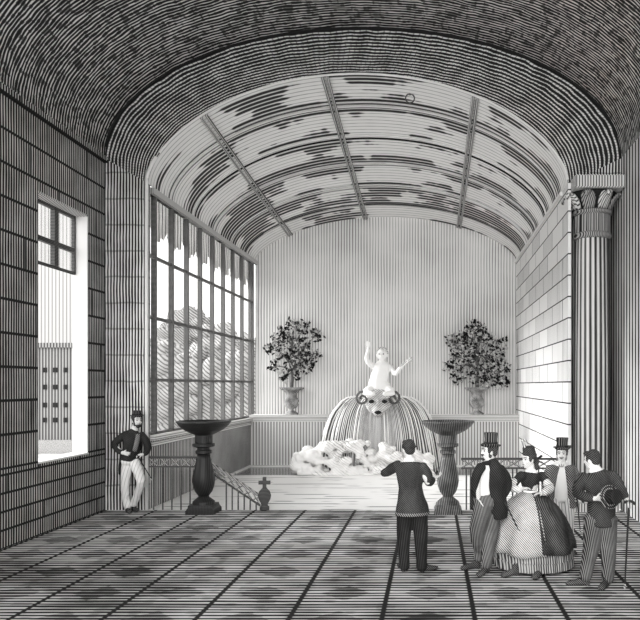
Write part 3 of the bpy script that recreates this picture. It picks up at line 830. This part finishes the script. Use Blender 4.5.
def cane(name, label, a, b2, hook=None, r=.009, floor=True):
    a, b2 = Vector(a), Vector(b2)
    t = thing(name, label, 'walking cane', b2)
    mk('shaft', one(loft, [(a, r*1.2), (a.lerp(b2, .5), r*1.1), (b2, r*.8)], seg=10), 'cane_wood', t, smooth=True)
    if hook: mk('handle', one(loft, [(p, .016) for p in hook], seg=10), 'cane_wood', t, smooth=True)
    mk('ferrule', one(loft, [(b2+(a-b2).normalized()*.04, r*1.3), (b2, r*1.2)], seg=10), 'iron_light', t, smooth=True)
    return t

# --- man leaning by the pier
g = Fig('person', 'bearded man in dark jacket, white trousers and cap, leaning hand on hip at the pier', 127, 512, (.55, -.83))
g.head(137, 420.5, 0, look=(.72, -.7), tilt=-.05, neck=g.J(134.5, 431), size=1.08)
g.tube(g.b, ((131, 462), .15, .115), ((131.5, 452), .14, .105), ((133, 442), .15, .11), ((133.5, 435), .165, .10), ((134.5, 431), .09, .07))
g.tube(g.b, ((125.5, 433.5, .05), .05), ((115.5, 444, -.02), .042), ((122, 452.5, -.14), .030), ((123.5, 453, -.15), .026))
g.tube(g.b, ((141.5, 434.5), .05), ((147, 444, -.02), .042), ((146.5, 452.5, -.03), .034), ((142, 454.5, -.16), .027))
hand(g.b, g.J(122.5, 452.5, -.15), (.95, -.05, -.25), (0, 1, -.1), 1.0, .45, 1)
hand(g.b, g.J(143.5, 454, -.14), (-.9, -.25, -.15), (0, .3, -1), 1.0, .6, 1)
g.tube(g.b, ((127, 463), .085), ((125.5, 485, -.03), .06), ((127, 507, 0), .04))
g.tube(g.b, ((135, 463), .085), ((141, 482, -.10), .06), ((135, 503, .04), .04))
g.body(); g.face(); g.hair()
b = B()
g.tube(b, ((129.5, 459.5), .155, .125), ((130, 463), .15, .12)); g.tube(b, ((128, 462), .105), ((126.5, 470, -.02), .098), ((125, 486, -.03), .078), ((126, 499), .066), ((127.5, 507.5, -.01), .064))
g.tube(b, ((134.5, 462), .105), ((137.5, 470, -.06), .095), ((141, 482, -.12), .082), ((138.5, 491, -.05), .070), ((133.5, 504.5, .05), .062))
mk('trousers', b, 'trousers_white', g.t, remesh=.011)
b = B()
g.tube(b, ((130.5, 460), .165, .13), ((131, 452), .16, .125), ((133, 442), .172, .13), ((133, 435.5), .195, .12), ((134.3, 431.5), .10, .085))
g.tube(b, ((126.5, 434, .04), .070), ((120, 438.5, .02), .072), ((114.5, 444, -.02), .066), ((117.5, 450, -.09), .052), ((121, 452.5, -.14), .045))
g.tube(b, ((141, 434.5), .070), ((145.5, 440), .072), ((148, 446, -.02), .064), ((147, 451.5, -.04), .056), ((144.5, 453.8, -.12), .048))
g.tube(b, ((124.5, 456, .02), .085, .09), ((122.5, 466, .05), .075, .08), ((121.5, 474, .06), .055, .05))
mk('jacket', b, 'coat_black', g.t, remesh=.011)
b = B(); g.tube(b, ((138, 434.5, -.10), .035, .018), ((137, 442, -.135), .045, .018), ((134.5, 451, -.135), .040, .018)); mk('waistcoat', b, 'coat_grey', g.t, smooth=True)
b = B(); ball(b, g.hp(0, .052, -.085), (.050, .040, .050), g.hM); ball(b, g.hp(0, .068, -.045), (.036, .022, .012), g.hM)
for e in (-1, 1): ball(b, g.hp(e*.055, .02, -.055), (.018, .032, .05), g.hM)
mk('beard', b, 'hair_dark', g.t, remesh=.008)
g.topper(h=.10, r=.088, brim=.12, back=.0)
h0 = g.J(127.5, 508.5); g.shoe((h0.x-.02, g.Y+.02), (.55, -.85)); h0 = g.J(131.5, 505, .08); g.shoe((h0.x, g.Y+.16), (.5, -.6), L=.26)
g.t['group'] = 'visitors in the hall'
p1 = g.J(137.5, 455.5, -.22); p2 = g.J(152, 480, -.30)
cane('walking_cane', 'thin dark cane held slanting by the man in white trousers', p1, p2)

# --- man seen from behind, pointing
g = Fig('person', 'bareheaded man in black flared coat seen from behind, pointing at the fountain', 411, 572, (-.25, 1))
g.head(408.5, 449, 0, look=(-.35, 1), neck=g.J(409.5, 460.5), size=1.0)
g.tube(g.b, ((411.5, 505), .12, .09), ((411, 498), .125, .09), ((410, 480), .15, .11), ((409.5, 466), .165, .10), ((409.5, 460), .09, .07))
g.tube(g.b, ((398, 465), .05), ((390, 471, .18), .042), ((383, 473, .36), .03), ((381, 472.8, .38), .026))
g.tube(g.b, ((422, 466), .05), ((428, 482, .02), .042), ((433, 479.5, .20), .03), ((435, 478, .24), .026))
hand(g.b, g.J(382.5, 472.6, .37), (-.85, .5, .15), (0, .2, -1), 1.0, .25, -1)
hand(g.b, g.J(434, 478.6, .23), (.75, .5, .3), (-.3, .2, 1), 1.0, .5, -1)
g.tube(g.b, ((405, 518), .085), ((404.5, 545, .02), .06), ((405, 566), .04)); g.tube(g.b, ((419, 518), .085), ((420, 545, .0), .06), ((421, 567), .04))
g.body(); g.hair()
b = B()
g.tube(b, ((404.5, 510), .105), ((404, 528), .098), ((403.5, 545), .082), ((404, 558), .072), ((404.5, 567), .070))
g.tube(b, ((419.5, 510), .105), ((420.5, 528), .098), ((421, 545), .084), ((421.5, 558), .074), ((421.5, 568), .070))
g.tube(b, ((412, 508), .16, .12), ((412, 514), .15, .12))
mk('trousers', b, 'trousers_black', g.t, remesh=.011)
b = B()
g.tube(b, ((412.5, 513), .225, .165), ((412, 507), .215, .16), ((411, 497), .175, .135), ((410.5, 487), .155, .12), ((410, 476), .175, .125), ((409.5, 466), .195, .12), ((409.5, 461), .10, .08), cap=.15)
g.tube(b, ((398.5, 465.5), .072), ((393, 468, .10), .070), ((388, 471.5, .20), .062), ((384, 473, .32), .052))
g.tube(b, ((421.5, 466.5), .072), ((427, 474, .02), .070), ((429, 482, .05), .060), ((432, 480, .17), .050))
mk('coat', b, 'coat_weave', g.t, remesh=.011)
b = B(); g.tube(b, ((412.5, 514.5), .227, .167), ((412.5, 511.5), .226, .166), cap=.02); mk('coat_hem', b, 'coat_grey', g.t, smooth=True)
b = B(); g.tube(b, ((409.5, 461), .085, .075), ((409.3, 457.5), .066, .064), cap=.1); mk('collar', b, 'linen_white', g.t, smooth=True)
g.shoe((g.J(403.5, 570).x, g.Y+.02), (-.25, -.05+1)); g.shoe((g.J(421.5, 570).x, g.Y-.02), (.7, .55))
g.t['group'] = 'visitors in the hall'

# --- man in top hat, three-quarter view
g = Fig('person', 'moustached man in tall top hat, black frock coat and striped trousers, facing the fountain', 486, 573, (-.88, -.48))
g.head(489, 451.5, 0, look=(-.97, -.25), tilt=.02, neck=g.J(489, 461.5), size=1.0)
g.tube(g.b, ((491, 504, .04), .09, .07), ((492, 497, .04), .09, .08), ((492, 480, .04), .11, .08), ((491, 467, .03), .13, .08), ((489, 461), .065, .06))
g.tube(g.b, ((479.5, 468, -.12), .05), ((477, 484, -.16), .042), ((479, 499, -.10), .03))
g.tube(g.b, ((498, 468, .10), .05), ((505.5, 484, .10), .042), ((503, 497, .0), .03))
hand(g.b, g.J(502.8, 496.5, -.0), (-.15, -.45, -.8), (-.9, .2, 0), 1.0, .8, -1)
hand(g.b, g.J(479, 498, -.10), (0.1, .1, -1), (1, 0, 0), 1.0, .4, 1)
g.tube(g.b, ((483, 512, -.04), .07), ((478, 526, -.04), .065), ((477.5, 538, 0), .055), ((478.5, 558, .13), .036)); g.tube(g.b, ((492, 512, .04), .07), ((490, 538, .01), .055), ((486.5, 567, -.03), .036))
g.body(); g.face(); g.hair()
b = B()
g.tube(b, ((484, 497, -.02), .125, .14), ((482, 512, -.04), .110, .12), ((478, 526, -.04), .105, .11), ((477, 537, 0), .090), ((479, 550, .10), .070), ((478.5, 558, .14), .066))
g.tube(b, ((492, 500, .04), .125), ((492, 515, .04), .115), ((491, 532, .02), .100), ((488.5, 548, 0), .080), ((486.5, 566, -.03), .070))
g.tube(b, ((489, 504, .0), .13, .15), ((489, 498, .0), .13, .15)); mk('trousers', b, 'trousers_grey', g.t, remesh=.011)
b = B()
g.tube(b, ((484, 494, -.03), .10, .12), ((483, 488, -.03), .10, .125), ((483.5, 478, -.03), .105, .12), ((485, 468, -.03), .10, .10), ((487, 463.5, -.03), .06, .06))
mk('waistcoat', b, 'linen_white', g.t, remesh=.011)
b = B()
g.tube(b, ((498, 517, .03), .15, .11), ((497, 508, .02), .165, .125), ((495.5, 496, .01), .165, .125), ((494.5, 482, .0), .175, .13), ((493, 471, .0), .18, .115), ((491.5, 465, .0), .14, .09), ((490, 461, .02), .075, .075), cap=.15)
g.tube(b, ((499, 469, .0), .075), ((505, 477, .02), .075), ((507, 486, .02), .066), ((504, 494, -.02), .054))
g.tube(b, ((481.5, 466.5, -.14), .065), ((477, 474, -.19), .062), ((475, 484, -.16), .055), ((477.5, 496, -.08), .046))
g.tube(b, ((478.5, 475, -.0), .03, .08), ((477, 490, .04), .035, .10), ((476.5, 508, .06), .045, .10))
mk('frock_coat', b, 'coat_black', g.t, remesh=.011)
b = B(); ball(b, g.J(487, 463, -.08), (.055, .05, .03)); ball(b, g.J(484, 463.5, -.10), (.035, .03, .028)); mk('cravat', b, 'ink_black', g.t, smooth=True)
mk('goatee', one(ball, g.hp(0, .066, -.098), (.026, .026, .030), g.hM), 'hair_dark', g.t, smooth=True)
b = B(); ball(b, g.hp(0, .085, -.042), (.038, .022, .012), g.hM)
for e in (-1, 1): mk('sideburn', one(ball, g.hp(e*.066, .005, -.045), (.014, .022, .035), g.hM), 'hair_dark', g.t, smooth=True)
mk('moustache', b, 'hair_dark', g.t, remesh=.007)
g.topper(h=.165, r=.086, brim=.132)
g.shoe((g.J(478.5, 560).x+.02, g.Y+.22), (-.9, -.35)); g.shoe((g.J(487.5, 572).x, g.Y+.0), (-.55, -.85))
g.t['group'] = 'visitors in the hall'
p1 = g.J(502.3, 500, -.07); p2 = g.J(520, 536, -.32); p2.z = .25
cane('walking_cane', 'slim cane trailing back from the hand of the man in the black frock coat', g.J(501, 494, -.06), g.J(519.5, 532, -.26))

# --- lady
g = Fig('person', 'lady in pillbox hat and wide flounced crinoline dress beside the top-hatted man', 532, 567, (-.75, -.65))
g.head(528.5, 459.5, 0, look=(-.86, -.5), tilt=-.06, neck=g.J(530.5, 470), size=1.0, woman=True)
g.tube(g.b, ((529, 500), .15, .12), ((529.5, 491), .095, .085), ((530, 482), .13, .11), ((530.5, 475), .145, .095), ((530.5, 470), .07, .055))
g.tube(g.b, ((521, 475, -.08), .042), ((512.5, 486, -.16), .036), ((520, 489, -.28), .025), ((523, 488, -.30), .022))
g.tube(g.b, ((541, 475, .06), .042), ((548, 486, .0), .036), ((543, 493, -.18), .025), ((541, 493.5, -.22), .022))
hand(g.b, g.J(521.5, 488.8, -.29), (.9, -.2, .15), (0, -.4, -1), .88, .5, -1)
hand(g.b, g.J(542, 493, -.2), (-.8, -.4, .0), (0, -.2, -1), .88, .5, 1)
g.tube(g.b, ((526, 500), .09), ((518, 535), .06), ((512, 562), .036)); g.tube(g.b, ((536, 500), .09), ((536, 535), .06), ((535, 562), .036))
g.body(); g.face(); g.hair(bun=True)
b = B(); sc = (g.X, g.Y)
def fold(n, amp, ph=0):
    return lambda a, z: 1+amp*sin(a*n+ph+1.3*sin(z*3))*(1-min(1, z/1.0))
ctr = (g.J(533, 567).x, g.Y, 0)
lathe(b, ctr, [(.50, .035), (.525, .05), (.522, .12), (.51, .17)], 120, lambda a, z: 1+.020*sin(a*30)); mk('lower_flounce', b, 'flounce', g.t)
b = B(); lathe(b, ctr, [(.49, .15), (.530, .165), (.520, .24), (.50, .31), (.48, .33)], 120, lambda a, z: 1+.018*sin(a*26+1)); mk('upper_flounce', b, 'flounce', g.t)
def over(bm, a0, a1, lift, seed, push=0):
    rows = []; n = 60
    prof = [(.545, .27), (.540, .36), (.50, .50), (.435, .66), (.35, .80), (.25, .90), (.14, .965), (.095, .985)]
    for j, (r, z) in enumerate(prof):
        row = []
        for i in range(n+1):
            t = i/n; a = a0+(a1-a0)*t
            k = 1+.035*sin(a*9+seed+z*2)*min(1, (1-z)*1.6)+push
            dz = (-.035*abs(sin(t*pi*3.0))+lift) if j < 2 else lift*.3*(1-j/8)
            lean = max(0, z-.4)*.0
            row.append(bm.verts.new((ctr[0]+r*k*cos(a)-.04*z, ctr[1]+r*k*sin(a), z+dz)))
        rows.append(row)
    for p, q in zip(rows, rows[1:]):
        for i in range(n): bm.faces.new((p[i], p[i+1], q[i+1], q[i]))
b = B(); over(b, pi*.55, pi*1.56, .0, 0); mk('overskirt', b, 'skirt_stripe', g.t, smooth=True, solid=.02)
b = B(); over(b, -pi*.47, pi*.60, .02, 2, .01); mk('draped_train', b, 'skirt_dark', g.t, smooth=True, solid=.02)
b = B()
g.tube(b, ((529, 493), .105, .095), ((529.5, 489), .100, .090), ((530, 481), .135, .125), ((530.5, 475), .15, .105), ((530.5, 470.5), .075, .06))
g.tube(b, ((522, 475, -.07), .062), ((517, 480, -.12), .055), ((513, 486, -.16), .048))
g.tube(b, ((540.5, 475, .05), .062), ((544.5, 480, .03), .055), ((548, 485, .0), .048))
mk('bodice', b, 'bodice', g.t, remesh=.010)
b = B(); g.tube(b, ((514.5, 481, -.15), .050), ((511.5, 487, -.18), .060), ((518, 489.5, -.27), .040)); mk('sleeve', b, 'sleeve_pale', g.t, smooth=True)
b = B(); g.tube(b, ((546, 481.5, .0), .052), ((549.5, 488, -.02), .068), ((544, 492.5, -.17), .045)); mk('sleeve', b, 'sleeve_pale', g.t, smooth=True)
b = B(); g.tube(b, ((529.4, 492.5), .108, .098), ((529.6, 490), .104, .094), cap=.1); mk('belt', b, 'linen_white', g.t, smooth=True)
b = B(); g.tube(b, ((530.5, 472.5), .105, .08), ((530, 469.5), .07, .06), cap=.1); mk('collar', b, 'linen_white', g.t, smooth=True)
b = B(); lathe(b, (0, 0, 0), [(.078, 0), (.088, .012), (.084, .03), (.080, .085), (.074, .095), (.01, .098)], 28)
HM = Matrix.Translation(g.hp(0, -.02, .075)) @ g.hM @ Matrix.Rotation(-.12, 4, 'X'); bmesh.ops.transform(b, matrix=HM, verts=b.verts[:])
ph = mk('pillbox_hat', b, 'hair_dark', g.t)
p0 = g.hp(0, .05, .16)
b = B(); R = .032; loft(b, [(p0, .010), (p0+Vector((-.02, 0, .03)), .012)]+[(p0+Vector((-.01+R*cos(a), 0, .065+R*1.3*sin(a))), .011) for a in [pi*1.3-i*.6 for i in range(11)]], ref=(0, 1, 0), seg=8); mk('plume', b, 'coat_pale', ph, smooth=True)
b = B(); bar(b, g.hp(0, -.12, -.02), g.hp(0.02, -.21, .03), .04, .02); bar(b, g.hp(0, -.12, -.04), g.hp(0, -.22, -.06), .04, .02); mk('hair_ribbon', b, 'ink_black', g.t)
g.shoe((g.J(513, 566).x+.0, g.Y-.42), (-.8, -.45), L=.22); g.shoe((g.J(535, 566).x, g.Y-.44), (-.3, -.6), L=.20)
g.t['group'] = 'visitors in the hall'

# --- pale-suited man behind the lady
g = Fig('person', 'moustached man in tall hat, grey open coat and white trousers, behind the lady', 559, 552, (-.25, -1))
g.head(562, 454, 0, look=(-.3, -1), neck=g.J(562, 463), size=1.02)
g.tube(g.b, ((561, 500), .11, .08), ((561, 490), .12, .09), ((561, 478), .16, .115), ((561, 468), .17, .10), ((562, 462.5), .08, .07))
g.tube(g.b, ((550.5, 468), .05), ((546, 482, -.02), .042), ((545, 496, -.10), .03))
g.tube(g.b, ((572, 468), .05), ((576.5, 482, .04), .042), ((577, 494, -.06), .03))
hand(g.b, g.J(577, 493.5, -.06), (.0, -.3, -1), (-1, 0, 0), 1.0, .9, -1)
hand(g.b, g.J(545, 495.5, -.10), (0.1, -.2, -1), (1, 0, 0), 1.0, .4, 1)
g.tube(g.b, ((555, 505), .085), ((554.5, 525), .06), ((554, 545), .04)); g.tube(g.b, ((567, 505), .085), ((568, 525), .06), ((568, 545), .04))
g.body(); g.face(); g.hair()
b = B()
g.tube(b, ((555, 498), .115), ((554.5, 510), .105), ((554, 526), .085), ((554, 546), .072)); g.tube(b, ((567, 498), .115), ((567.5, 510), .105), ((568, 526), .085), ((568, 546), .072))
mk('trousers', b, 'trousers_pale', g.t, remesh=.011)
b = B(); g.tube(b, ((560, 499, -.03), .12, .10), ((560, 488, -.04), .12, .11), ((560, 476, -.04), .13, .11), ((561, 467, -.04), .10, .08)); mk('waistcoat', b, 'linen_white', g.t, remesh=.011)
b = B()
g.tube(b, ((555, 466.5, -.04), .085, .11), ((552.5, 476, -.05), .085, .13), ((551, 490, -.02), .075, .125), ((550, 505, .0), .085, .13), cap=.2)
g.tube(b, ((568.5, 466.5, -.04), .085, .11), ((570, 476, -.05), .085, .13), ((571.5, 490, -.02), .080, .125), ((572.5, 506, .0), .085, .13), cap=.2)
g.tube(b, ((561, 505, .06), .16, .09), ((561, 485, .06), .16, .09), ((561, 470, .03), .16, .09), ((562, 463.5, .02), .085, .075), cap=.2)
g.tube(b, ((550.5, 468), .072), ((546, 480, -.02), .066), ((545, 493, -.08), .052)); g.tube(b, ((572, 468), .072), ((577, 480, .03), .066), ((577.2, 491, -.03), .052))
mk('coat', b, 'coat_grey', g.t, remesh=.011)
b = B(); ball(b, g.hp(0, .088, -.040), (.040, .020, .013), g.hM)
for e in (-1, 1): mk('sideburn', one(ball, g.hp(e*.058, .03, -.050), (.018, .026, .045), g.hM), 'beard_grey', g.t, smooth=True)
mk('moustache', b, 'beard_grey', g.t, remesh=.007)
b = B(); ball(b, g.J(561, 465.5, -.13), (.045, .03, .022)); mk('cravat', b, 'coat_pale', g.t, smooth=True)
g.topper(h=.155, r=.086, brim=.130)
g.shoe((g.J(554, 550).x, g.Y+.02), (-.35, -1)); g.shoe((g.J(568, 550).x, g.Y+.02), (.25, -1))
g.t['group'] = 'visitors in the hall'
cane('walking_cane', 'short straight cane in the hand of the man in the grey open coat', g.J(576.6, 496, -.09), g.J(580.5, 533, -.35))

# --- man from behind with hat and cane
g = Fig('person', 'bareheaded stout man seen from behind, holding a hat behind his back', 600, 586, (-.25, 1))
g.head(591.5, 460, .03, look=(-.75, .66), tilt=-.12, neck=g.J(595, 470.5), size=.98)
g.tube(g.b, ((601, 516), .12, .09), ((601, 510), .13, .10), ((599, 490), .16, .12), ((597.5, 477), .165, .11), ((595.5, 470), .08, .07))
g.tube(g.b, ((584, 477), .05), ((578, 492, -.04), .042), ((592, 498, -.19), .030), ((596, 498.5, -.21), .027))
g.tube(g.b, ((611, 475), .05), ((619, 486, -.04), .042), ((625.5, 498, -.10), .030), ((626.5, 500, -.11), .027))
hand(g.b, g.J(595, 498.4, -.21), (.9, -.05, -.05), (0, .8, .5), 1.0, .55, 1)
hand(g.b, g.J(626.2, 499, -.12), (.55, -.15, -.75), (-.5, 0, -.6), 1.0, .9, -1)
g.tube(g.b, ((593, 525), .09), ((590, 553), .065), ((585, 577, -.02), .042)); g.tube(g.b, ((608, 525), .09), ((608, 553), .065), ((607, 580, .02), .042))
g.body(); g.hair()
b = B()
g.tube(b, ((594, 518), .125), ((593, 532), .118), ((591, 548), .098), ((588, 562), .084), ((585.5, 577), .075))
g.tube(b, ((607, 518), .125), ((607.5, 532), .115), ((608, 548), .10), ((608.5, 564), .084), ((607.5, 580), .072))
mk('trousers', b, 'trousers_grey', g.t, remesh=.011)
b = B()
g.tube(b, ((601.5, 525), .175, .15), ((601.5, 515), .172, .145), ((600.5, 500), .158, .13), ((599, 487), .17, .135), ((597.5, 477), .19, .125), ((596, 471), .10, .085), cap=.15)
g.tube(b, ((585, 477), .078), ((580, 484.5, -.01), .076), ((578, 492, -.04), .070), ((584, 496.5, -.13), .060), ((592, 498, -.19), .050))
g.tube(b, ((610.5, 475.5), .078), ((616, 481, -.01), .074), ((620, 488, -.05), .066), ((625, 497, -.09), .052))
mk('coat', b, 'coat_weave', g.t, remesh=.011)
b = B(); g.tube(b, ((595.5, 471, .0), .082, .075), ((594, 467.5, .01), .068, .066), cap=.1); mk('collar', b, 'linen_white', g.t, smooth=True)
g.shoe((g.J(588.5, 583).x, g.Y+.03), (-.95, -.02), L=.28); g.shoe((g.J(607, 586).x, g.Y+.0), (-.35, -.6), L=.26)
g.t['group'] = 'visitors in the hall'
# hat in his hand
hcn = g.J(609.5, 497, -.30)
t = thing('top_hat', 'black top hat held upside behind the back of the stout man', 'hat', hcn)
HM = Matrix.Translation(hcn) @ Matrix.Rotation(radians(78), 4, 'X') @ Matrix.Rotation(radians(25), 4, 'Y')
b = B(); lathe(b, (0, 0, 0), [(.080, -.01), (.128, .0), (.132, .008), (.126, .016), (.088, .012), (.084, .03), (.080, .08), (.086, .125), (.084, .13), (.01, .132)], 28)
bmesh.ops.transform(b, matrix=HM, verts=b.verts[:]); mk('crown', b, 'coat_black', t)
b = B(); lathe(b, (0, 0, 0), [(.134, .0), (.138, .006), (.134, .014)], 28); bmesh.ops.transform(b, matrix=HM, verts=b.verts[:]); mk('brim_edge', b, 'coat_grey', t)
hp_ = g.J(629, 502.5, -.17); fl = Vector((g.J(622, 578).x, g.Y-.12, .012))
cane('walking_cane', 'upright black cane with a crutch handle beside the stout man', hp_, fl, hook=[hp_+Vector((-.05, 0, .0)), hp_+Vector((0, 0, .018)), hp_+Vector((.045, 0, .005)), hp_+Vector((.065, 0, -.02))], r=.011)

# ------------------------------------------------------------------ camera, light
cam = bpy.data.cameras.new('camera'); co = bpy.data.objects.new('camera', cam); C.objects.link(co)
co.location = (0, 0, HZ); co.rotation_euler = (pi/2, 0, 0)
cam.sensor_fit = 'HORIZONTAL'; cam.sensor_width = 36; cam.lens = FL/640*36
cam.shift_x = -(VX-320)/640; cam.shift_y = (VY-310)/640
cam.clip_end = 300
S.camera = co
w = bpy.data.worlds.new('sky'); S.world = w; w.use_nodes = True
w.node_tree.nodes['Background'].inputs[0].default_value = (1, .995, .98, 1)
w.node_tree.nodes['Background'].inputs[1].default_value = 1.2
def sun(name, d, e, ang):
    l = bpy.data.lights.new(name, 'SUN'); l.energy = e; l.angle = radians(ang)
    o = bpy.data.objects.new(name, l); C.objects.link(o)
    o.rotation_euler = Vector(d).to_track_quat('-Z', 'Y').to_euler()
sun('sun', (.92, -.08, -.32), 4.6, 30)
sun('fill_sun', (.22, .93, -.28), 1.8, 70)  # second soft sun, added behind the camera as flat fill
def area(name, loc, d, sx, sy, e):
    l = bpy.data.lights.new(name, 'AREA'); l.shape = 'RECTANGLE'; l.size = sx; l.size_y = sy; l.energy = e
    o = bpy.data.objects.new(name, l); C.objects.link(o); o.location = loc
    o.rotation_euler = Vector(d).to_track_quat('-Z', 'Y').to_euler()
S.view_settings.view_transform = 'Standard'; S.view_settings.look = 'None'
S.view_settings.exposure = 0.72; S.view_settings.gamma = 1; S.view_settings.use_curve_mapping = False
S.cycles.max_bounces = 8; S.cycles.diffuse_bounces = 5; S.cycles.transparent_max_bounces = 12
